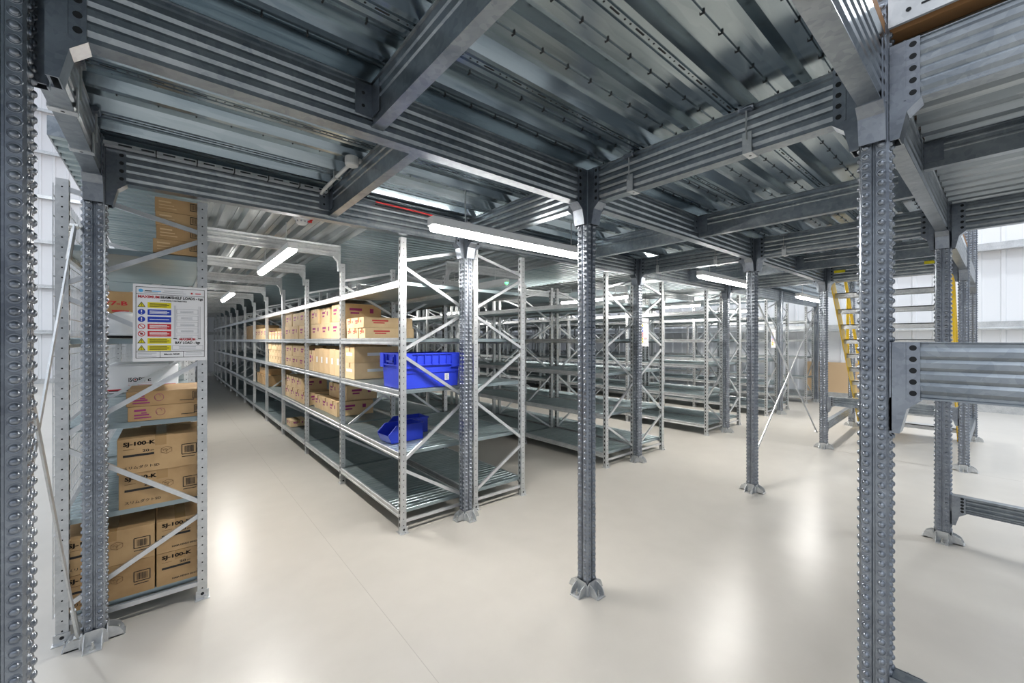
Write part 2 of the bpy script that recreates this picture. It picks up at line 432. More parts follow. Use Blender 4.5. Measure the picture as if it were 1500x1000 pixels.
beam((XS[2], -1.6, ZB), P(2, 0), 'ribbed beam at right above the white cladding wall', ends=(0, 1))
beam(P(3, 0, ZB+.02), (9.2, R0, ZB+.02), 'ribbed beam over the right side of the staircase')
# guard rails made of the same section
beam((XS[1], -1.6, 1.305), (XS[1], R0, 1.305), 'thick ribbed rail at chest height on the large right column', h=.188, ends=(0, 1), name='guard_rail', group='ribbed guard rails')
beam((XS[1], -1.6, .235), (XS[1], R0, .235), 'low ribbed rail at the foot of the large right column', h=.115, nr=3, haunch=.10, ends=(0, 1), name='guard_rail', group='ribbed guard rails')
beam((XS[2], -1.6, .24), (XS[2], R0, .24), 'low ribbed rail leaving the column foot at right edge', h=.115, nr=3, haunch=.10, ends=(0, 1), name='guard_rail', group='ribbed guard rails')
beam((XS[3], R0, .60), (XS[3], R1, .60), 'short ribbed rail at knee height below the staircase', h=.12, nr=3, haunch=.09, name='guard_rail', group='ribbed guard rails')
beam((XS[3], R1, .24), (9.2, R1+.1, .24), 'low ribbed rail along the left side of the staircase', h=.115, nr=3, haunch=.09, name='guard_rail', group='ribbed guard rails')
beam((XS[3], R0, .24), (9.2, R0, .24), 'low ribbed rail along the right side of the staircase', h=.115, nr=3, haunch=.09, name='guard_rail', group='ribbed guard rails')
# joists
_j = {}
def joist(x, y0, y1, label, zb=2.325):
    L = y1-y0-.066; h = ZD-zb
    k = round(L, 3)
    if k not in _j:
        right = [(.024, 0), (.024, .006), (.016, .009), (.016, h*.52), (.021, h*.55), (.021, h*.60), (.016, h*.63), (.016, h*.74), (.021, h*.77), (.021, h*.82), (.016, h*.85), (.016, h-.006), (.024, h-.004), (.024, h)]
        b_ = MB(); b_.ext(right+[(-a, z) for a, z in reversed(right)], (0, 0, 0), X_, Z_, Y_*L)
        cl = []
        for yy in (0, L):
            c = MB(); cl.append(c)
            s = 1 if yy == 0 else -1
            c.box(-.085, -.02, yy-.0015, yy+.0015, h*.22, h*.92); c.box(-.022, -.019, min(yy, yy+s*.07), max(yy, yy+s*.07), h*.22, h*.92)
            for zz in (.42, .7): c.disc((-.055, yy+s*.0015, h*zz), (0, s, 0), .007, 8, 1)
        _j[k] = (recalc(b_.mesh('joist_web', ['beam'])), [c.mesh('cleat', ['col', 'slot']) for c in cl])
    t = thing('ceiling_joist', label, 'joist', (x, y0+.033, zb), 0, 'deck joists')
    ob('web', _j[k][0], t)
    for c in _j[k][1]: ob('cleat', c, t)
joist(.625, R0, R1, 'dark joist crossing the ceiling at top centre of the photo')
joist(.84, R1, R2, 'short dark joist beside the grey junction box')
joist(3.29, R0, R1, 'long joist behind the beam with two clamp hangers')
joist(3.29, R1, R2, 'joist above the unlit ceiling between the two open floor columns')
joist(5.75, R0, R1, 'joist near the top of the yellow staircase')
joist(5.75, R1, R2, 'joist above the crossed tie rods, far bay')
joist(2.95, -1.6, R0, 'dark joist at right edge below the bright beam', 2.36)
# floor edge above the beam at top right
mb = MB(); mb.ext([(0, 0), (.012, 0), (.012, .06), (.002, .06), (.002, .09), (.05, .09), (.05, .10), (0, .10)], (XS[1]-.055, -1.6, ZD+.055), X_, Z_, Y_*1.85)
for i in range(14):
    y = -1.5+i*.125
    mb.box(XS[1]-.0565, XS[1]-.054, y, y+.045, ZD+.088, ZD+.094, 1)
    mb.disc((XS[1]-.055, y+.075, ZD+.09), (-1, 0, 0), .007, 8, 1, .002)
mb.lathe((XS[1]-.055, -.03, ZD+.088), (-1, 0, 0), [(.014, .001), (.014, .006), (.008, .007), (.008, .014)], 8, 2)
tag(ob('edge_channel', mb.mesh('edge_channel', ['rack', 'slot', 'bolt'])), 'slotted steel channel with a bolt on the floor edge at top right', 'channel')

# ------------------------------------------------------------------ shelving
LV = [.165, .62, 1.105, 1.515, 1.965]
LVL = [.125, .592, 1.058, 1.510, 1.988]
PH = 2.30
def upright_mesh(lod):
    b_ = MB(); a = .0225
    prof = [(-a, -a), (a, -a), (a, a), (.010, a), (.010, a-.008), (-.010, a-.008), (-.010, a), (-a, a)]
    b_.ext(prof, (0, 0, 0), X_, Y_, Z_*PH)
    if lod:
        n = int(PH/.05)
        for i in range(n):
            z = .05+i*.05
            for s in (-1, 1):
                b_.box(s*(a+.0004)-.0008, s*(a+.0004)+.0008, -.006, .006, z, z+.026, 1)
            b_.lathe((0, -a, z+.01), (0, -1, 0), [(.0042, 0), (.004, .0008)], 6, 1)
        b_.box(-a-.0006, -a+.0004, .0135, .0150, .02, PH-.02, 1)
    return b_.mesh('upright', ['rack', 'slot'])
UP = [upright_mesh(0), upright_mesh(1)]
mb = MB(); mb.box(-.035, .035, -.045, .035, 0, .004); mb.box(-.03, .03, -.028, -.024, 0, .05); mb.disc((0, -.028, .03), (0, -1, 0), .009, 8, 1); mb.lathe((.012, -.036, .004), Z_, [(.008, 0), (.008, .012), (.005, .013)], 6)
FOOT = mb.mesh('foot_plate', ['rack', 'slot'])
D = .60
def shelf_mesh(L, d=D):
    """ribbed shelf deck: x depth 0..d, y length 0..L, top at z=0"""
    prof = []; y = .002; h = .004
    while y < L-.05:
        prof += [(y, -h), (y+.004, 0), (y+.046, 0), (y+.05, -h)]; y += .056 if len(prof) % 24 else .058
    prof += [(L-.002, -h), (L-.002, -.030), (.002, -.030)]
    b_ = MB(); b_.ext(prof, (.012, 0, 0), Y_, Z_, X_*(d-.024))
    return recalc(b_.mesh('shelf', ['shelf']))
SH = shelf_mesh(BAY-.052)
def shelf_beam_mesh(L):
    b_ = MB(); b_.ext([(0, -.052), (.022, -.052), (.022, 0), (.004, .003), (0, 0), (0, -.016), (.005, -.020), (.005, -.034), (0, -.038)], (0, 0, 0), X_, Z_, Y_*L)
    return recalc(b_.mesh('shelf_beam', ['rack']))
SB = shelf_beam_mesh(BAY-.048)
def cbar(b_, p, q):
    p = V3(p); q = V3(q); d = q-p; L = d.length; d.normalize(); u = Y_; w = d.cross(u)
    b_.ext([(-.012, -.009), (.012, -.009), (.012, .009), (.008, .009), (.008, -.005), (-.008, -.005), (-.008, .009), (-.012, .009)], p, w, u, d*L)
def bracing(flip):
    out = []
    F = [2.10, 1.40, .70]; Rr = [2.24, 1.74, 1.05, .33]
    a, c = (.022, D-.022)
    segs = [((a, 2.12), (c, 2.26)), ((a, 2.08), (c, 1.78)), ((a, 1.42), (c, 1.72)), ((a, 1.38), (c, 1.02)), ((a, .55), (c, .96)), ((a, .49), (c, .16))]
    b_ = MB()
    for p, q in segs:
        x0, x1 = (p[0], q[0]) if not flip else (D-p[0], D-q[0])
        cbar(b_, (x0, 0, p[1]), (x1, 0, q[1]))
    cbar(b_, (a, 0, .085), (c, 0, .085))
    return recalc(b_.mesh('frame_bracing', ['brace']))
BR = [bracing(False), bracing(True)]
def rack(x0, face, nb, label, ny=None, first=0, lodn=3, flip=False, levels=LV):
    """run of shelving whose depth spans x0..x0+D; face=-1: open face at x0"""
    t = thing('shelving_run', label, 'shelving', (x0, RY0, 0), 0, 'galvanised shelving runs')
    for k in range(nb+1):
        y = .0225+k*BAY
        lod = 1 if k < lodn else 0
        for xx in (.0225, D-.0225):
            u = ob('upright', UP[lod], t, (xx, y, 0))
            if k < 2: ob('foot_plate', FOOT, u, (0, 0, 0))
        ob('frame_bracing', BR[1 if flip else 0], t, (0, y, 0))
        if k == nb: break
        for z in levels:
            s = ob('shelf', SH, t, (0, y+.026, z))
            ob('shelf_beam', SB, s, (-.003 if face < 0 else D+.003-.022, -.002, 0))
            if k < 5:
                ob('shelf_beam', SB, s, (D-.019 if face < 0 else -.003, -.002, 0))
    return t
NB = 12
rack(-.43, 1, NB, 'shelving run left of the aisle, holding printed cartons behind the load sign', flip=True, levels=LVL)
A1 = rack(RS[0], -1, NB, 'shelving run with the blue crate and rows of brown cartons, facing the left aisle')
rack(RS[0]+.68, 1, NB, 'empty shelving run back to back with the carton shelves', flip=True)
ordn = ['second', 'third', 'fourth']
for k in (1, 2, 3):
    rack(RS[k], -1, NB if k == 1 else 9, 'empty shelving run on the left side of the %s double row' % ordn[k-1], lodn=2)
    rack(RS[k]+.68, 1, NB if k == 1 else 9, 'empty shelving run on the right side of the %s double row' % ordn[k-1], lodn=2, flip=True)
rack(RS[4], -1, 9, 'last single shelving run, beside the right cladding wall', lodn=1)

# beams across the aisles on the uprights
def aisle_beam(x0, x1, y, label):
    L = x1-x0
    k = ('ab', round(L, 3))
    if k not in _web:
        h = .115
        r = [(.022, 0), (.022, .005), (.017, .008), (.017, .03), (.022, .036), (.022, .048), (.017, .054), (.017, .072), (.022, .078), (.022, .09), (.017, .096), (.022, h)]
        b_ = MB(); b_.ext(r+[(-a, z) for a, z in reversed(r)], (0, 0, 0), Y_, Z_, X_*L)
        cl = []
        for xx, s in ((0, 1), (L, -1)):
            c = MB(); cl.append(c)
            c.ext([(0, .03), (s*.075, .03), (s*.065, -.01), (s*.03, -.05), (s*.022, -.15), (0, -.15)], (xx, -.022, 0), X_, Z_, Y_*.044)
        _web[k] = (recalc(b_.mesh('web', ['rack'])), [recalc(c.mesh('knee', ['rack'])) for c in cl])
    t = thing('aisle_beam', label, 'beam', (x0, y, 2.37), 0, 'slim beams across the aisles')
    ob('web', _web[k][0], t)
    for c in _web[k][1]: ob('knee_bracket', c, t)
names = ['first', 'second', 'third', 'fourth', 'fifth', 'sixth', 'seventh', 'eighth', 'ninth', 'tenth', 'eleventh', 'twelfth']
for k in range(1, NB):
    aisle_beam(.17, RS[0], RY0+.0225+k*BAY, '%s slim beam across the left aisle, counting from the near end' % names[k-1])
for a in range(3):
    for k in range(1, 5):
        aisle_beam(RS[a]+1.28, RS[a+1], RY0+.0225+k*BAY, '%s slim beam across the aisle right of the %s double row' % (names[k-1], names[a]))

# mesh back of the left run
mb = MB()
y0, y1, x = RY0+.03, RY0+4*BAY, -.442
n = int((y1-y0)/.05)
for i in range(n+1): mb.box(x-.002, x+.002, y0+i*.05-.0018, y0+i*.05+.0018, .12, 2.28)
for i in range(int(2.16/.10)+1): mb.box(x-.002, x+.002, y0, y1, .12+i*.10-.0018, .12+i*.10+.0018)
tag(ob('mesh_panel', mb.mesh('mesh_panel', ['rack'])), 'steel wire mesh closing the back of the left shelving run', 'mesh panel')

# ------------------------------------------------------------------ tie rods
def tie(p, q, label, w=.028, d=.006, up=(0, 1, 0)):
    t = thing('tie_rod', label, 'brace', p, 0, 'flat tie rods')
    pv = V3(p); qv = V3(q)-pv
    b_ = MB(); b_.bar((0, 0, 0), qv, w, d, up); ob('rod', b_.mesh('rod', ['rack']), t)
    u = qv.normalized(); c = MB()
    c.tube([u*.0, u*.24], .010, 8); c.lathe((0, 0, 0), V3(up), [(.014, -.015), (.014, .015), (.007, .016), (.007, .024)], 6)
    ob('tensioner', c.mesh('tensioner', ['bolt']), t)
tie((XS[2]+.055, R1+.052, .19), (XS[3]-.05, R1+.052, 1.98), 'tie rod rising to the right, open floor column to staircase column')
tie((XS[3]-.055, R1+.068, .22), (XS[2]+.05, R1+.068, 2.12), 'tie rod sloping down to the staircase column')
tie((XS[0]-.055, R2-.03, .06), (XS[0]-.055, R1+.02, 1.86), 'tie rod rising from the foot of the carton shelf column', up=(1, 0, 0))
tie((XS[0]-.068, R2-.03, 2.05), (XS[0]-.068, R1+.02, .52), 'tie rod falling from the head of the carton shelf column', up=(1, 0, 0))

# ------------------------------------------------------------------ staircase
st = thing('staircase', 'steep open staircase with yellow stringers up to the mezzanine', 'staircase', (0, 0, 0))
xt, xb, ya, yb = 7.10, 9.10, .43, 1.55
for y, nm in ((ya, 0), (yb, 1)):
    b_ = MB(); b_.ext([(xt, 2.59), (xt, 2.30), (xb-.18, 0), (xb+.10, 0)], (0, y-.006, 0), X_, Z_, Y_*.012)
    for s in (-1, 1):
        pass
    ob('stringer', b_.mesh('stringer', ['yellow']), st)
    h = MB(); dx, dz = xb-xt, -2.55
    for off in (.95,):
        h.tube([(xt-.05, y, 2.55+off), (xt+.05, y, 2.52+off), (xb-.1, y, .05+off)], .021, 8)
    for f in (.04, .5, .94): h.tube([(xt+dx*f, y, 2.5+dz*f*.99), (xt+dx*f, y, 3.44+dz*f*.99)], .02, 8)
    ob('handrail', h.mesh('handrail', ['yellow']), st)
for i in range(11):
    f = (i+.6)/11.5; x = xt+(xb-xt)*f; z = 2.52-2.52*f
    b_ = MB(); b_.box(x-.06, x+.15, ya+.007, yb-.007, z-.012, z); b_.box(x-.06, x-.05, ya+.007, yb-.007, z-.065, z); b_.box(x+.14, x+.15, ya+.007, yb-.007, z-.065, z)
    ob('tread', b_.mesh('tread', ['rack']), st)

# ------------------------------------------------------------------ lights
def fixture_parts(lit=True):
    b_ = MB(); b_.ext([(-.035, 0), (-.035, .05), (.035, .05), (.035, 0)], (0, 0, 0), X_, Z_, Y_*1.5)
    c = MB(); pr = [(.034*math.cos(a), .034*math.sin(a)*1.1) for a in [math.pi+i*math.pi/10 for i in range(11)]]
    c.ext(pr, (0, .012, -.0005), X_, Z_, Y_*1.476)
    hs = []
    for yy in (.25, 1.25):
        h = MB(); hs.append(h)
        h.tube([(0, yy, .05), (0, yy, 2.5-2.235)], .004, 6)
        h.box(-.04, .04, yy-.012, yy+.012, .05, .056)
    return recalc(b_.mesh('housing', ['white'])), recalc(c.mesh('diffuser', ['led' if lit else 'white'])), [h.mesh('hanger', ['rack']) for h in hs]
LP = fixture_parts(); LO = fixture_parts(False)
def fixture(x, y, rz, label, lit=True, z=2.235):
    t = thing('batten_light', label, 'ceiling light', (x, y, z), rz, 'linear batten lights')
    g = LP if lit else LO
    ob('housing', g[0], t); ob('diffuser', g[1], t); [ob('hanger', q, t) for q in g[2]]
    if lit:
        L = bpy.data.lights.new('batten_lamp', 'AREA'); L.shape = 'RECTANGLE'; L.size = .06; L.size_y = 1.46; L.energy = 26; L.color = (1.0, .97, .92)
        lo = bpy.data.objects.new('batten_lamp', L); COL.objects.link(lo); lo.parent = t; lo.location = (0, .75, -.041)
    if not lit:
        b_ = MB(); b_.box(-.02, .02, -.003, 0, -.012, 0); ob('indicator', b_.mesh('indicator', ['green']), t)
HP = -math.pi/2
fixture(1.20, 2.20, HP, 'large lit batten light in front of the blue crate shelf end', z=2.19)
fixture(4.60, 2.20, HP, 'lit batten light between the open floor column and the third row')
fixture(8.05, 2.20, HP, 'lit batten light past the staircase column, farthest of its line')
fixture(.76, 3.65, 0, 'lit batten light nearest in the left aisle')
fixture(.76, 7.74, 0, 'second lit batten light down the left aisle')
fixture(3.30, 4.05, 0, 'unlit batten light with green indicator between first and second rows', lit=False)
fixture(3.30, 8.6, 0, 'lit batten light far down the aisle right of the first double row')
fixture(5.85, 4.0, 0, 'lit batten light in the aisle right of the second double row')
fixture(5.85, 8.6, 0, 'second lit batten light in the aisle right of the second double row')
fixture(8.40, 4.0, 0, 'lit batten light in the aisle right of the third double row')
fixture(10.9, 4.0, 0, 'lit batten light in the last aisle by the right wall')

# unseen lamps added high around the mezzanine for knob highlights and brighter walls
for k, (x, y) in enumerate(((-3.4, -2.5), (2.2, -4.2), (7.5, -3.0), (11.2, -.5), (-3.4, 6.5), (-3.4, 14.5))):
    L = bpy.data.lights.new('unseen_hall_lamp', 'AREA'); L.shape = 'DISK'; L.size = .45; L.energy = 160 if k > 1 else 70; L.color = (.93, .97, 1.0)
    o = bpy.data.objects.new('unseen_hall_lamp', L); COL.objects.link(o); o.location = (x, y, 8.6)
# ------------------------------------------------------------------ ceiling services
t = thing('smoke_detector', 'round white smoke detector under the left aisle deck', 'smoke detector', (.825, 3.65, 2.435))
b_ = MB(); b_.lathe((0, 0, .065), (0, 0, -1), [(.055, 0), (.06, .02), (.058, .028)], 20); ob('base', b_.mesh('base', ['white'], True), t)
b_ = MB(); b_.lathe((0, 0, .037), (0, 0, -1), [(.046, 0), (.044, .018), (.030, .034), (.026, .036)], 20)
for k in range(10):
    a = k*math.pi/5; b_.obox((.04*math.cos(a), .04*math.sin(a), .024), V3((math.cos(a), math.sin(a), 0))*.007, V3((-math.sin(a), math.cos(a), 0))*.004, Z_*.006, 1)
ob('sensor_head', b_.mesh('sensor_head', ['white', 'greyink']), t)
b_ = MB(); b_.tube([(.885, 3.63, 2.47), (.90, 3.60, 2.485), (.96, 3.55, 2.478), (1.05, 3.45, 2.478), (1.07, 3.42, 2.49)], .006, 8)
b_.lathe((.885, 3.63, 2.47), (-1, .2, 0), [(.012, -.012), (.014, .01), (.008, .02)], 8)
tag(ob('red_cable', b_.mesh('red_cable', ['red'])), 'red cable leading from the white smoke detector', 'cable')
b_ = MB(); b_.tube([(1.12, 2.84, 2.478), (1.3, 2.84, 2.474), (1.5, 2.84, 2.470), (1.60, 2.84, 2.465)], .006, 8)
tag(ob('red_cable', b_.mesh('red_cable', ['red'])), 'red cable clipped above the beam beside the large batten light', 'cable')
b_ = MB(); b_.tube([(1.12, 2.853, 2.46), (1.6, 2.853, 2.455), (1.9, 2.853, 2.45)], .004, 6)
tag(ob('black_cable', b_.mesh('black_cable', ['black'])), 'thin black cable clipped just below the long red cable', 'cable')
t = thing('conduit', 'grey plastic conduit with a round junction box under the deck', 'conduit', (.765, 2.28, 2.47))
b_ = MB(); b_.lathe((0, 0, .028), (0, 0, -1), [(.034, 0), (.036, .01), (.036, .04), (.032, .048)], 20); ob('junction_box', b_.mesh('junction_box', ['pvc'], False), t)
b_ = MB(); b_.tube([(0, .03, 0), (-.005, .30, -.004), (-.01, .50, -.012), (-.012, .54, -.025)], .0105, 10); b_.tube([(.03, 0, .005), (.04, -.005, .010), (.048, -.008, .024)], .0105, 10); ob('pipe', b_.mesh('pipe', ['pvc'], True), t)
b_ = MB(); b_.box(-.02, .02, .25, .262, -.016, .03); ob('saddle_clip', b_.mesh('saddle_clip', ['bolt']), t)
# cable tray on top of the left beam
b_ = MB(); x0, x1, y, z = XS[0]+.03, .80, 2.845, 2.465
b_.ext([(-.02, 0), (.02, 0), (.02, .018), (.018, .018), (.018, .002), (-.018, .002), (-.018, .018), (-.02, .018)], (x0, y, z), Y_, Z_, X_*(x1-x0))
for i in range(12):
    x = x0+.06+i*.085
    b_.box(x, x+.05, y-.0212, y-.0195, z+.004, z+.012, 1)
    if i % 2: b_.box(x+.055, x+.060, y-.025, y+.022, z-.004, z+.022, 2)
tag(ob('cable_tray', b_.mesh('cable_tray', ['rack', 'slot', 'black'])), 'narrow slotted cable tray with black ties on top of the beam at left', 'cable tray')
# clamp hangers
def hanger(x, y, rz, label, h=.20):
    t = thing('clamp_hanger', label, 'hanger', (x, y, ZB), rz, 'beam clamp hangers')
    b_ = MB(); b_.ext([(-.036, -.004), (.038, -.004), (.038, .085), (.034, .085), (.034, 0), (-.034, 0), (-.034, .03), (-.038, .03), (-.036, .03)], (-.018, 0, 0), Y_, Z_, X_*.036)
    b_.disc((0, .0, -.004), (0, 0, -1), .006, 8, 1); ob('clip', recalc(b_.mesh('clip', ['rack', 'slot'])), t)
    b_ = MB(); b_.tube([(0, .044, .05), (0, .044, h-.01)], .0035, 6); ob('rod', b_.mesh('rod', ['bolt']), t)
    b_ = MB(); b_.box(-.022, .022, .03, .055, h-.028, h-.008); b_.lathe((0, .044, h-.016), X_, [(.012, -.03), (.012, .03)], 8); ob('hook', b_.mesh('hook', ['col']), t)
hanger(XS[1], .70, math.pi/2, 'clamp hanger nearer the large right column on the ceiling beam')
hanger(XS[1], 1.28, math.pi/2, 'clamp hanger nearer the freestanding column on the ceiling beam')
hanger(XS[2], 1.32, math.pi/2, 'clamp hanger on the beam above the column with tie rods')
hanger(XS[2], 1.95, math.pi/2, 'clamp hanger on the beam over the third light, near side')
hanger(XS[2], 2.62, math.pi/2, 'clamp hanger on the beam over the white sign')
hanger(XS[0], 2.1, -math.pi/2, 'hanging rod clamp on the far left beam, nearer one')
hanger(XS[0], 2.5, -math.pi/2, 'hanging rod clamp on the far left beam, farther one')
b_ = MB(); b_.box(-.06, .06, -.001, .001, -.018, .018)
for k, (x, y) in enumerate(((7.0-.036, 1.42), (7.0-.036, .55))):
    o = ob('yellow_label', b_.mesh('yellow_label', ['yelink']), None, (x, y, 2.43), math.pi/2)
    tag(o, ['yellow label on the beam at the staircase head, left one', 'yellow label on the beam at the staircase head, right one'][k], 'label', 'yellow beam labels')

# ------------------------------------------------------------------ load signs
def sign(x, y, z, w, h, label, full=True):
    t = thing('load_sign', label, 'sign', (x, y, z))
    b_ = MB(); b_.box(0, w, 0, .004, 0, h); ob('board', b_.mesh('board', ['paper']), t)
    S = lambda a: a*w; T = lambda a: a*h     # fractions, origin lower left
    e = -.0004
    def rect(b_, x0, x1, y0, y1, m=0, d=.0003):
        b_.box(S(x0), S(x1), e-d, e+.0002, T(y0), T(y1), m)
    fr = MB()
    for x0, x1, y0, y1 in ((.035, .965, .962, .968), (.035, .965, .045, .051), (.035, .042, .045, .968), (.958, .965, .045, .968), (.035, .965, .872, .877), (.035, .965, .125, .131), (.345, .35, .05, .13), (.66, .665, .05, .13)):
        rect(fr, x0, x1, y0, y1)
    # shelf diagram
    for xx in (.535, .555, .88, .90): rect(fr, xx, xx+.004, .30, .74, 1)
    for i in range(5):
        yy = .69-i*.087
        for d in (0, .058): rect(fr, .57, .87, yy-d, yy-d+.003, 1)
        rect(fr, .57, .573, yy-.058, yy, 1); rect(fr, .867, .87, yy-.058, yy, 1)
        for q in (.016, .032): rect(fr, .62+.01*(i % 2), .82-.015*((i+1) % 3), yy-q-.008, yy-q-.003, 1)
    for xx in (.525, .87): rect(fr, xx, xx+.045, .293, .303)
    for x0, x1, y0, y1 in ((.51, .94, .205, .208), (.51, .94, .15, .153), (.51, .513, .15, .208), (.937, .94, .15, .208)): rect(fr, x0, x1, y0, y1, 1)
    for q in (.165, .185): rect(fr, .60, .84, q, q+.005, 1)
    for x0, x1, yy in ((.06, .30, .105), (.06, .24, .085), (.06, .30, .066), (.70, .92, .105), (.69, .93, .085), (.40, .66, .925), (.38, .70, .90), (.14, .32, .893)): rect(fr, x0, x1, yy, yy+.005, 1)
    ob('ruled_lines', fr.mesh('ruled_lines', ['ink', 'greyink']), t)
    cols = ['yelink', 'blueink', 'blueink', 'redink', 'redink', 'yelink', 'yelink']
    g = MB(); mats = ['yelink', 'blueink', 'redink', 'ink', 'white']
    for i, cname in enumerate(cols):
        yc = .735-i*.0935
        mi = mats.index(cname); rect(g, .185, .495, yc-.036, yc+.036, mi)
        for q in (-.016, 0, .016):
            if i in (2,) and q: continue
            rect(g, .21, .47-.03*(abs(q) > 0), yc+q-.004, yc+q+.004, 4 if mi in (1, 2) else 3, .0006)
        cx, cz, R = S(.108), T(yc), T(.036)
        o_ = V3((cx, e, cz))
        if mi == 0:
            for sc_, m_, dd in ((1.0, 3, .0002), (.72, 0, .0005)):
                r = R*sc_*1.18; cc = o_-Z_*(R*.10)
                g.add([cc+V3((-r*.95, -dd, -r*.62)), cc+V3((r*.95, -dd, -r*.62)), cc+V3((0, -dd, r))], [(0, 1, 2)], m_)
            g.box(cx-.0012, cx+.0012, e-.001, e, cz-R*.15, cz+R*.45, 3); g.box(cx-.0012, cx+.0012, e-.001, e, cz-R*.5, cz-R*.3, 3)
        elif mi == 1:
            g.disc(o_, (0, -1, 0), R, 20, 1, .0006); g.box(cx-.002, cx+.002, e-.001, e, cz-R*.15, cz+R*.7, 4); g.box(cx-.002, cx+.002, e-.001, e, cz-R*.65, cz-R*.35, 4)
        else:
            g.disc(o_, (0, -1, 0), R, 20, 2, .0006); g.disc(o_+V3((0, -.0004, 0)), (0, -1, 0), R*.76, 20, 4, .0006)
            if i == 4: g.disc(o_+V3((0, -.0008, 0)), (0, -1, 0), R*.4, 10, 3, .0006)
            g.obox(o_+V3((0, -.0013, 0)), V3((1, 0, -1)).normalized()*R*.8, V3((1, 0, 1)).normalized()*R*.12, Y_*.0002, 2)
    ob('pictograms', g.mesh('pictograms', mats), t)
    tx = MB(); o_ = lambda a, c: V3((S(a), e-.0006, T(c)))
    put_text(tx, 'MAXIMUM', o_(.065, .823), X_, Z_, S(.275), T(.036), 1)
    put_text(tx, 'BEAM/SHELF LOADS - kgs', o_(.355, .812), X_, Z_, S(.585), T(.049), 0)
    put_text(tx, '(UNIFORMLY DISTRIBUTED)', o_(.35, .785), X_, Z_, S(.36), T(.022), 0)
    put_text(tx, 'MAXIMUM', o_(.61, .272), X_, Z_, S(.22), T(.033), 1)
    put_text(tx, 'BAY LOAD - kgs', o_(.55, .215), X_, Z_, S(.35), T(.046), 0)
    put_text(tx, 'March 2020', o_(.40, .08), X_, Z_, S(.21), T(.022), 0)
    tx.disc(o_(.10, .918), (0, -1, 0), S(.03), 12, 2); tx.box(S(.15), S(.24), e-.001, e, T(.912), T(.922), 0); tx.box(S(.24), S(.36), e-.001, e, T(.912), T(.922), 2)
    tx.disc(o_(.78, .912), (0, -1, 0), S(.016), 10, 1); tx.box(S(.83), S(.91), e-.001, e, T(.905), T(.917), 1)
    ob('printed_text', tx.mesh('printed_text', ['ink', 'redink', 'cyan']), t)
    return t
sign(-.148, RY0-.034, 1.385, .315, .415, 'white maximum shelf load sign on the left shelving end')
sign(XS[2]+.05, RY0-.04, 1.42, .25, .36, 'white load sign on the second double row beside its column')
sign(XS[4]-.40, RY0-.04, 1.35, .25, .36, 'white load sign on the fourth double row end')

# ------------------------------------------------------------------ cartons
def carton(x0, x1, y0, y1, z0, h, label, group, mat='card', tape=True, faces=(), name='carton', bars=None):
    """label = how it looks and where; faces: printing helpers"""
    w, d = x1-x0, y1-y0
    t = thing(name, label, 'box', (x0, y0, z0), 0, group)
    b_ = MB(); g = .0025
    b_.ext([(g, 0), (w-g, 0), (w, g), (w, d-g), (w-g, d), (g, d), (0, d-g), (0, g)], (0, 0, .0005), X_, Y_, Z_*(h-.001))
    ob('body', recalc(b_.mesh('body', [mat])), t)
    if tape:
        c = MB()
        if w >= d: c.box(-.0006, w+.0006, d/2-.024, d/2+.024, h-.05, h+.0002); 
        else: c.box(w/2-.024, w/2+.024, -.0006, d+.0006, h-.05, h+.0002)
        ob('tape', c.mesh('tape', ['tape']), t)
    if bars:
        c = MB(); col = bars[0]
        # faces -x and -y, marks like printed blocks
        for s in bars[1]:
            if s == 'x':
                o_ = V3((-.0008, d*.9, 0)); u = -Y_; L = d
            else:
                o_ = V3((w*.1, -.0008, 0)); u = X_; L = w
            L *= .8
            c.obox(o_+u*(L*.28)+Z_*h*.68, u*(L*.20), (u.cross(Z_))*.0004, Z_*h*.07)
            c.obox(o_+u*(L*.25)+Z_*h*.47, u*(L*.14), (u.cross(Z_))*.0004, Z_*h*.05)
            c.obox(o_+u*(L*.80)+Z_*h*.62, u*(L*.06), (u.cross(Z_))*.0004, Z_*h*.13)
        ob('printing', c.mesh('printing', [col]), t)
    return t
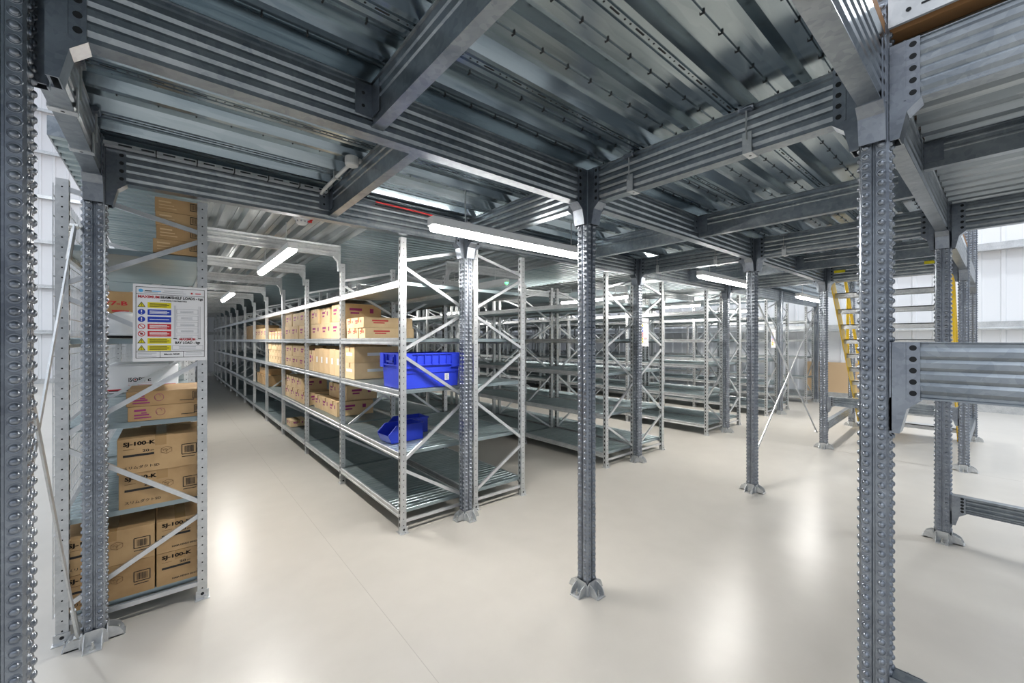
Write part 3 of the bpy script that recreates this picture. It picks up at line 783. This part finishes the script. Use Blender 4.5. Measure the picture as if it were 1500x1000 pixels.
def sj(x0, x1, z0, h, y0, d, label, third='スリムダクトSD', wide=True):
    t = carton(x0, x1, y0, y0+d, z0, h, label, 'printed cartons on the left shelving')
    w = x1-x0; W = .353; e = -.0008
    c = MB(); o_ = lambda a, q: V3((a*W, e, q*h))
    put_text(c, 'SJ-100-K', o_(.065, .76), X_, Z_, .37*W, .15*h, 0)
    for dx in (.003,): put_text(c, 'SJ-100-K', o_(.065+dx, .76), X_, Z_, .37*W, .15*h, 0)
    put_text(c, '20', o_(.285, .585), X_, Z_, .08*W, .075*h, 0); put_text(c, 'pcs', o_(.38, .585), X_, Z_, .04*W, .04*h, 0)
    c.box(.065*W, .42*W, e-.0002, e, .48*h, .545*h, 0)
    c.box(.065*W, .19*W, e-.0002, e, .69*h, .70*h, 1)
    if third: put_text(c, third, o_(.065, .12), X_, Z_, .42*W, .09*h, 0)
    else: put_text(c, 'INABA DENKO SANGYO', o_(.19, .12), X_, Z_, .355*W, .055*h, 0)
    if wide:
        # hexagonal product drawing and bar code
        cx, cz, r = .57*W, .56*h, .075*W
        pts = [(cx+r*1.0*math.cos(a), cz+r*.75*math.sin(a)) for a in [math.pi/2+i*math.pi/3 for i in range(6)]]
        L = [(pts[i], pts[(i+1) % 6]) for i in range(6)]+[((cx, cz-.1*r), pts[k]) for k in (1, 3, 5)]
        for p, q in L: c.bar((p[0], e, p[1]), (q[0], e, q[1]), .0016, .0004, (0, 1, 0), 1)
        c.tube([(cx+r*.35*math.cos(a)-.2*r, e, cz+r*.3*math.sin(a)) for a in [i*math.pi/6 for i in range(13)]], .0006, 4, 1)
        bx0, bx1, bz0, bz1 = .76*W, .945*W, .36*h, .66*h
        for p, q in (((bx0, bz0), (bx1, bz0)), ((bx1, bz0), (bx1, bz1)), ((bx1, bz1), (bx0, bz1)), ((bx0, bz1), (bx0, bz0))): c.bar((p[0], e, p[1]), (q[0], e, q[1]), .004, .0004, (0, 1, 0), 0)
        x = bx0+.012
        while x < bx1-.012:
            ww = random.choice((.0012, .002, .003)); c.box(x, x+ww, e-.0002, e, bz0+.008, bz1-.010, 0); x += ww+random.choice((.0015, .0025))
        c.box(bx0, bx1-.006, e-.0002, e, bz0-.016, bz0-.012, 0)
    ob('printed_text', c.mesh('printed_text', ['ink', 'line']), t)
    return t
FY = 3.015
zA = LVL[1]+.001
sj(-.207, .146, zA, .187, FY, .38, 'printed brown carton on the left shelf, lower of the pair at knee height')
sj(-.213, .140, zA+.188, .187, FY-.005, .38, 'printed brown carton on the left shelf, upper of the pair at knee height')
zA = LVL[0]+.001
sj(-.415, -.062, zA, .180, FY, .38, 'lower wide carton on the lowest left shelf, partly behind the column')
sj(-.415, -.062, zA+.181, .180, FY, .38, 'upper wide carton on the lowest left shelf, partly behind the column')
sj(-.055, .150, zA, .180, FY, .38, 'lower printed carton at the right end of the lowest left shelf', None, False)
sj(-.055, .150, zA+.181, .180, FY, .38, 'upper printed carton at the right end of the lowest left shelf', None, False)
# two flat cartons
for i in range(2):
    h = .079; z = LVL[2]+.001+i*(h+.001); x0 = -.172-.006*i
    t = carton(x0, .146, FY, FY+.45, z, h, ['lower flat carton with purple print under the white pipe box', 'upper flat carton with purple print under the white pipe box'][i], 'flat printed cartons', tape=False)
    c = MB()
    for q, (a0, a1, b0, b1) in enumerate(((.08, .23, .66, .80), (.17, .24, .50, .58), (.08, .27, .36, .46), (.08, .30, .18, .26))): c.box(a0*.32, a1*.32, -.0009, -.0005, b0*h, b1*h, 0)
    c.tube([(.42*.32+.02*math.cos(a), -.0006, h*.55+.02*math.sin(a)) for a in [k*math.pi/8 for k in range(17)]], .0008, 4, 0, False)
    c.tube([(.40*.32+.012*math.cos(a), -.0006, h*.6+.014*math.sin(a)) for a in [k*math.pi/8 for k in range(12)]], .0006, 4, 0, False)
    c.box(.70*.32, .90*.32, -.0009, -.0005, .22*h, .27*h, 1)
    for p in ((.885, .99, .8, .84), (.885, .99, .30, .34), (.885, .895, .3, .84), (.98, .99, .3, .84)): c.box(p[0]*.318, p[1]*.318, -.0009, -.0005, p[2]*h, p[3]*h, 1)
    for k in range(7): c.box((.905+k*.0105)*.318, (.91+k*.0105)*.318, -.0009, -.0005, .38*h, .76*h, 1)
    ob('printing', c.mesh('printing', ['purple', 'ink']), t)
# stack of four on the top level
for i in range(4):
    h = .0765; z = LVL[4]+.001+i*(h+.0008); x0 = -.062+.003*((i*2) % 3)-(.008 if i == 0 else 0)
    t = carton(x0, .146, FY, FY+.42, z, h, '%s flat brown carton of the stack of four above the load sign' % ['lowest', 'second lowest', 'second highest', 'topmost'][i], 'flat cartons above the load sign', tape=False)
    c = MB(); w = .146-x0
    for a0, a1, b0, b1 in ((.08, .34, .68, .78), (.08, .40, .45, .52), (.08, .45, .24, .30)): c.box(a0*w, a1*w, -.0009, -.0005, b0*h, b1*h, 1)
    for p in ((.74, .97, .84, .89), (.74, .97, .32, .37), (.74, .755, .32, .89), (.955, .97, .32, .89)): c.box(p[0]*w, p[1]*w, -.0009, -.0005, p[2]*h, p[3]*h, 0)
    for k in range(9): c.box((.775+k*.02)*w, (.783+k*.02)*w, -.0009, -.0005, .42*h, .8*h, 0)
    ob('printing', c.mesh('printing', ['ink', 'cardt']), t)
# white pipe box
t = carton(-.405, .062, 4.70, 5.55, LVL[2]+.001, .225, 'white pipe carton with red stripe behind the flat brown cartons', None, 'paper', False, name='pipe_carton')
('group' in t) and t.__delitem__('group')
c = MB(); w = .467; h = .225; e = -.0008
put_text(c, 'IS', V3((.305*w, e, .40*h)), X_, Z_, .048*w, .16*h, 0); put_text(c, 'PIPE', V3((.44*w, e, .40*h)), X_, Z_, .17*w, .16*h, 0)
c.tube([(.395*w+.015*math.cos(a), e, .475*h+.015*math.sin(a)) for a in [k*math.pi/8 for k in range(17)]], .003, 4, 0, False); c.disc((.395*w, e, .475*h), (0, -1, 0), .006, 10, 1)
c.box(0, .98*w, e-.0003, e, .105*h, .15*h, 1); c.box(0, .98*w, e-.0003, e, .07*h, .105*h, 0); c.box(0, w, e-.0003, e, .005*h, .02*h, 0)
c.box(.30*w, .62*w, e-.0003, e, .355*h, .36*h, 1); c.box(.30*w, .62*w, e-.0003, e, .275*h, .29*h, 1); c.box(.78*w, .96*w, e-.0003, e, .24*h, .27*h, 1)
ob('printed_text', c.mesh('printed_text', ['ink', 'redink']), t)
c = MB(); c.box(.02, .40, .03, .6, h-.0005, h+.012)
tag(ob('paper_stack', c.mesh('paper_stack', ['white']), None, (-.405, 4.70, LVL[2]+.001+.0005)), 'white papers lying on the white pipe carton', 'paper')
# carton 77-B and helmet
t = carton(-.40, .02, 3.62, 4.0, LVL[3]+.001, .30, 'brown carton with red lettering behind the white helmet', None); ('group' in t) and t.__delitem__('group')
c = MB(); put_text(c, '77-B', V3((.20*.42, -.0008, .21)), X_, Z_, .11, .028, 0); c.box(.12, .2, -.001, -.0006, .17, .18, 0); c.box(.10, .2, -.001, -.0006, .15, .156, 0); c.box(.08, .2, -.001, -.0006, .06, .085, 0)
ob('printing', c.mesh('printing', ['redink']), t)
t = thing('safety_helmet', 'white safety helmet on the left shelf, partly hidden by the load sign', 'helmet', (-.20, 3.30, LVL[3]+.002))
b_ = MB(); n = 24; vs = []; fs = []; R = 9
for i in range(R+1):
    a = i/R*math.pi/2
    for k in range(n):
        th = 2*math.pi*k/n; rx = .125*math.cos(a)*(1 if i else 1); ry = .105*math.cos(a); ridge = 1+.05*(abs(math.sin(th)) < .3)*(i > 1)
        vs.append((rx*math.cos(th), ry*math.sin(th), .02+.13*math.sin(a)*ridge))
for i in range(R):
    for k in range(n): fs.append((i*n+k, i*n+(k+1) % n, (i+1)*n+(k+1) % n, (i+1)*n+k))
b_.add(vs, fs); ob('shell', b_.mesh('shell', ['white'], True), t)
b_ = MB(); vs = []
for k in range(n):
    th = 2*math.pi*k/n; f = 1.08+(.32 if math.cos(th) > .3 else 0)*max(0, math.cos(th))
    for z in (.014, .022):
        vs.append((.125*math.cos(th)*.97, .105*math.sin(th)*.97, z+.004)); vs.append((.125*math.cos(th)*f, .105*math.sin(th)*1.06, z-.006*(f > 1.1)))
fs = []
for k in range(n):
    a, c = k*4, ((k+1) % n)*4
    fs += [(a, c, c+1, a+1), (a+2, a+3, c+3, c+2), (a+1, c+1, c+3, a+3)]
b_.add(vs, fs); ob('brim', b_.mesh('brim', ['white']), t)
b_ = MB(); b_.lathe((0, 0, .0), Z_, [(.09, 0), (.092, .02)], 20, 0, False); ob('headband', b_.mesh('headband', ['black']), t)
t = carton(-.15, .12, 3.62, 4.0, LVL[1]+.001, .32, 'brown carton standing behind the upper printed pair at knee height', None); ('group' in t) and t.__delitem__('group')
for i, x0 in enumerate((-.40, -.10)):
    t = carton(x0, x0+.27, 3.62, 4.05, LVL[0]+.001, .30, ['brown carton deep in the lowest left shelf, by the wire mesh', 'brown carton deep in the lowest left shelf, by the aisle'][i], 'cartons deep in the lowest left shelf')

# ---- cartons on the aisle shelves
BN = ['first', 'second', 'third', 'fourth', 'fifth', 'sixth']
LNAME = ['lowest', 'second lowest', 'middle', 'eye-level', 'top']
X0 = RS[0]+.03
def fill(bay, lev, items, mat='cardt', bars=('purple', 'xy'), tape=True):
    """items: (y offset from the near end of the bay, width in y, x offset, depth, z offset, height, words)"""
    for (yo, wy, xo, dx, zo, h, words_) in items:
        y = RY0+.05+bay*BAY+yo
        carton(X0+xo, X0+xo+dx, y, y+wy, LV[lev]+.004+zo, h, 'brown carton, %s, %s shelf, %s bay, left aisle' % (words_, LNAME[lev], BN[bay]), 'cartons on the aisle shelves', mat, tape, bars=bars)
pos = ['near end', 'second from near end', 'third from near end', 'fourth from near end', 'fifth from near end', 'sixth from near end']
def row(n, y0, wy, xo, dx, zo, h, layer, gap=.006, jit=.012):
    return [(y0+i*(wy+gap), wy, xo+random.uniform(0, jit), dx, zo, h, '%s, %s' % (layer, pos[i])) for i in range(n)]
# bay 1
fill(0, 3, row(3, .82, .165, 0, .50, 0, .100, 'lower layer'), bars=('redink', 'xy'))
fill(0, 3, [(.83, .27, 0, .50, .101, .100, 'upper layer, near end'), (1.105, .24, .01, .48, .101, .10, 'upper layer, far end')], bars=('redink', 'xy'))
for i in range(2):
    t = carton(X0, X0+.46, RY0+1.13, RY0+1.41, LV[2]+.004+i*.163, .162, ['lower brown carton with white label beside the blue crate', 'upper brown carton with white label beside the blue crate'][i], 'cartons with white labels', 'cardt')
    c = MB(); c.box(.13, .42, -.001, -.0006, .07, .10, 0); c.box(-.001, -.0006, .06, .24, .07, .10, 0); ob('white_label', c.mesh('white_label', ['white']), t)
# bay 2
fill(1, 3, row(3, .02, .44, .02, .42, 0, .185, 'lower layer')); fill(1, 3, [(.04, .40, .02, .42, .187, .19, 'upper layer, near end'), (.62, .36, .05, .42, .187, .185, 'upper layer, middle'), (1.0, .34, .02, .4, .187, .185, 'upper layer, far end')])
for i in range(5):
    y = RY0+.10+BAY+i*.205
    t = carton(X0, X0+.30, y, y+.195, LV[2]+.004, .285+.006*(i % 2), 'upright carton with a white paper label, %s in the second bay' % pos[i], 'upright cartons with white labels', 'cardt', False)
    c = MB(); c.box(-.001, -.0006, .065, .125, .12, .19); ob('white_label', c.mesh('white_label', ['white']), t)
fill(1, 2, row(5, .08, .21, .32, .2, 0, .36, 'back row'), bars=None, tape=False)
fill(1, 2, [(1.12, .22, .0, .3, 0, .26, 'front, far end')])
fill(1, 1, row(3, .38, .31, .06, .42, 0, .165, 'lower layer')); fill(1, 1, row(2, .42, .34, .18, .36, .167, .17, 'upper layer'))
# bay 3
fill(2, 3, row(3, .04, .44, .0, .44, 0, .185, 'lower layer')); fill(2, 3, row(3, .04, .44, .01, .44, .187, .185, 'upper layer'))
fill(2, 2, row(3, .04, .44, .0, .42, 0, .155, 'lower layer')); fill(2, 2, row(3, .04, .44, .01, .42, .157, .155, 'upper layer'))
fill(2, 1, row(4, .05, .32, .0, .36, 0, .165, 'lower layer', .02)); fill(2, 1, row(3, .40, .30, .02, .34, .167, .165, 'upper layer', .03))
fill(2, 0, [(1.05, .30, .02, .22, 0, .10, 'small and alone')])
# bay 4
fill(3, 3, row(5, .05, .2, .0, .2, 0, .13, 'front low row', .05)); fill(3, 3, row(3, .05, .40, .22, .3, 0, .30, 'tall back row'))
for l in range(3): fill(3, 2, row(5, .04, .25, .0, .3, l*.112, .11, ['lower layer', 'middle layer', 'upper layer'][l]), bars=None)
fill(3, 1, row(3, .04, .42, .22, .32, 0, .17, 'lower layer'), 'card', None)
# bay 5
fill(4, 3, row(4, .05, .30, .0, .3, 0, .21, 'front row', .03)); fill(4, 1, row(4, .05, .32, .02, .45, 0, .20, 'lower layer'), 'card', None); fill(4, 1, row(3, .2, .32, .05, .4, .202, .12, 'upper layer'), 'card', None)
# bay 6
fill(5, 3, row(3, .05, .44, .02, .45, 0, .31, 'front row'), 'card', None)

# ------------------------------------------------------------------ blue crate and bins
t = thing('plastic_crate', 'large blue plastic stacking crate on the middle shelf at the aisle end', 'crate', (X0-.01, RY0+.045, LV[2]+.004))
W, Dp, H = .555, .40, .285; th = .006; tp = .022
def frust(b_, x0, x1, y0, y1, X0_, X1_, Y0_, Y1_, z0, z1, inner=True):
    o_ = [(x0, y0, z0), (x1, y0, z0), (x1, y1, z0), (x0, y1, z0), (X0_, Y0_, z1), (X1_, Y0_, z1), (X1_, Y1_, z1), (X0_, Y1_, z1)]
    q = .005
    i_ = [(x0+q, y0+q, z0+q), (x1-q, y0+q, z0+q), (x1-q, y1-q, z0+q), (x0+q, y1-q, z0+q), (X0_+q, Y0_+q, z1), (X1_-q, Y0_+q, z1), (X1_-q, Y1_-q, z1), (X0_+q, Y1_-q, z1)]
    fs = [(3, 2, 1, 0)]+[(a, (a+1) % 4, 4+(a+1) % 4, 4+a) for a in range(4)]+[(8, 9, 10, 11)]+[(8+(a+1) % 4, 8+a, 12+a, 12+(a+1) % 4) for a in range(4)]+[(4+a, 4+(a+1) % 4, 12+(a+1) % 4, 12+a) for a in range(4)]
    b_.add(o_+i_, fs)
b_ = MB(); frust(b_, tp, W-tp, tp, Dp-tp, .008, W-.008, .008, Dp-.008, 0, H)
b_.box(.014, W-.014, .006, .010, .125, .129)
ob('body', b_.mesh('body', ['blue']), t)
b_ = MB()
for z0, z1, g in ((H-.10, H-.092, 0), (H-.010, H, 0)):
    b_.box(-g, W+g, -.004, .012, z0, z1); b_.box(-g, W+g, Dp-.012, Dp+.004, z0, z1); b_.box(-.004, .012, 0, Dp, z0, z1); b_.box(W-.012, W+.004, 0, Dp, z0, z1)
for k in range(9):
    x = .004+k*(W-.012)/8
    if k in (1, 7): continue
    b_.box(x, x+.005, -.004, .012, H-.098, H-.004)
for y in (.0, .12, .27, Dp-.005): b_.box(-.004, .012, y, y+.005, H-.098, H-.004)
for x in (0, W-.095): b_.box(x, x+.095, -.006, .010, H-.12, H-.002)
for y in (0, Dp-.07): b_.box(-.006, .010, y, y+.07, H-.12, H-.002)
ob('rim', b_.mesh('rim', ['blue']), t)
b_ = MB(); b_.box(-.010, -.004, .13, .27, H-.075, H-.06); b_.box(-.010, .0, .13, .14, H-.075, H-.03); b_.box(-.010, .0, .26, .27, H-.075, H-.03); ob('handle', b_.mesh('handle', ['blue2']), t)
b_ = MB(); b_.box(W-.155, W-.115, .008, .0115, .055, .11); 
for k in range(5): b_.box(W-.150, W-.122-.006*(k % 2), .0075, .0085, .062+k*.009, .067+k*.009, 1)
ob('white_label', b_.mesh('white_label', ['white', 'greyink']), t)
def bin_(x, y, rz, label, z=LV[1]+.004):
    t = thing('picking_bin', label, 'bin', (x, y, z), rz, 'blue picking bins')
    L, Wd, Hh = .33, .20, .145; q = .005
    b_ = MB()
    # side walls with sloping front (front at x=0)
    for yy in (0, Wd-q):
        b_.ext([(.03, 0), (L, 0), (L, Hh), (.07, Hh), (.0, .075), (.0, .06)], (0, yy, 0), X_, Z_, Y_*q)
    b_.box(.03, L, 0, Wd, 0, q); b_.box(L-q, L, 0, Wd, 0, Hh)
    b_.add([(.0, 0, .068), (.0, Wd, .068), (.03, Wd, 0), (.03, 0, 0), (.006, 0, .068), (.006, Wd, .068), (.036, Wd, .0), (.036, 0, .0)], [(0, 1, 2, 3), (7, 6, 5, 4), (0, 4, 5, 1)])
    ob('body', recalc(b_.mesh('body', ['blue2'])), t)
    b_ = MB(); b_.box(.07, L+.006, -.006, .002, Hh-.012, Hh); b_.box(.07, L+.006, Wd-.002, Wd+.006, Hh-.012, Hh); b_.box(L-.002, L+.008, -.006, Wd+.006, Hh-.012, Hh)
    b_.bar((.07, -.003, Hh-.004), (0, -.003, .073), .008, .008, (0, 1, 0)); b_.bar((.07, Wd+.003, Hh-.004), (0, Wd+.003, .073), .008, .008, (0, 1, 0))
    ob('rim', b_.mesh('rim', ['blue2']), t)
bin_(X0+.005, 3.30, math.radians(4), 'blue open-fronted picking bin, nearer of the two below the crate')
bin_(X0+.17, 3.56, math.radians(-3), 'blue open-fronted picking bin, farther of the two below the crate')

# ------------------------------------------------------------------ world, camera
wd = bpy.data.worlds.new('World'); sc.world = wd; wd.use_nodes = True
nt = wd.node_tree; bg = nt.nodes['Background']
tc = nd(nt, 'ShaderNodeTexCoord'); sx = nd(nt, 'ShaderNodeSeparateXYZ'); nt.links.new(tc.outputs['Generated'], sx.inputs[0])
rp = nd(nt, 'ShaderNodeValToRGB'); e = rp.color_ramp.elements
e[0].position = 0; e[0].color = (.10, .115, .14, 1); e[1].position = 1; e[1].color = (1.55, 1.68, 1.86, 1)
x = e.new(.45); x.color = (.70, .76, .86, 1)
nt.links.new(sx.outputs['Z'], rp.inputs['Fac']); nt.links.new(rp.outputs['Color'], bg.inputs['Color'])
bg.inputs['Strength'].default_value = 1.0
cam = bpy.data.cameras.new('Camera'); co = bpy.data.objects.new('Camera', cam); COL.objects.link(co)
co.location = (0, 0, 1.5); co.rotation_euler = (math.pi/2, 0, -math.radians(39.87))
cam.sensor_width = 36; cam.lens = 36*601/1500; cam.shift_y = -.0013; cam.clip_start = .01
sc.camera = co
vs = sc.view_settings
vs.view_transform = 'Standard'; vs.look = 'None'; vs.gamma = 1; vs.use_curve_mapping = False; vs.exposure = 0.17
sc.cycles.use_denoising = True
sc.cycles.max_bounces = 8; sc.cycles.diffuse_bounces = 4; sc.cycles.glossy_bounces = 5
sc.cycles.sample_clamp_indirect = 6
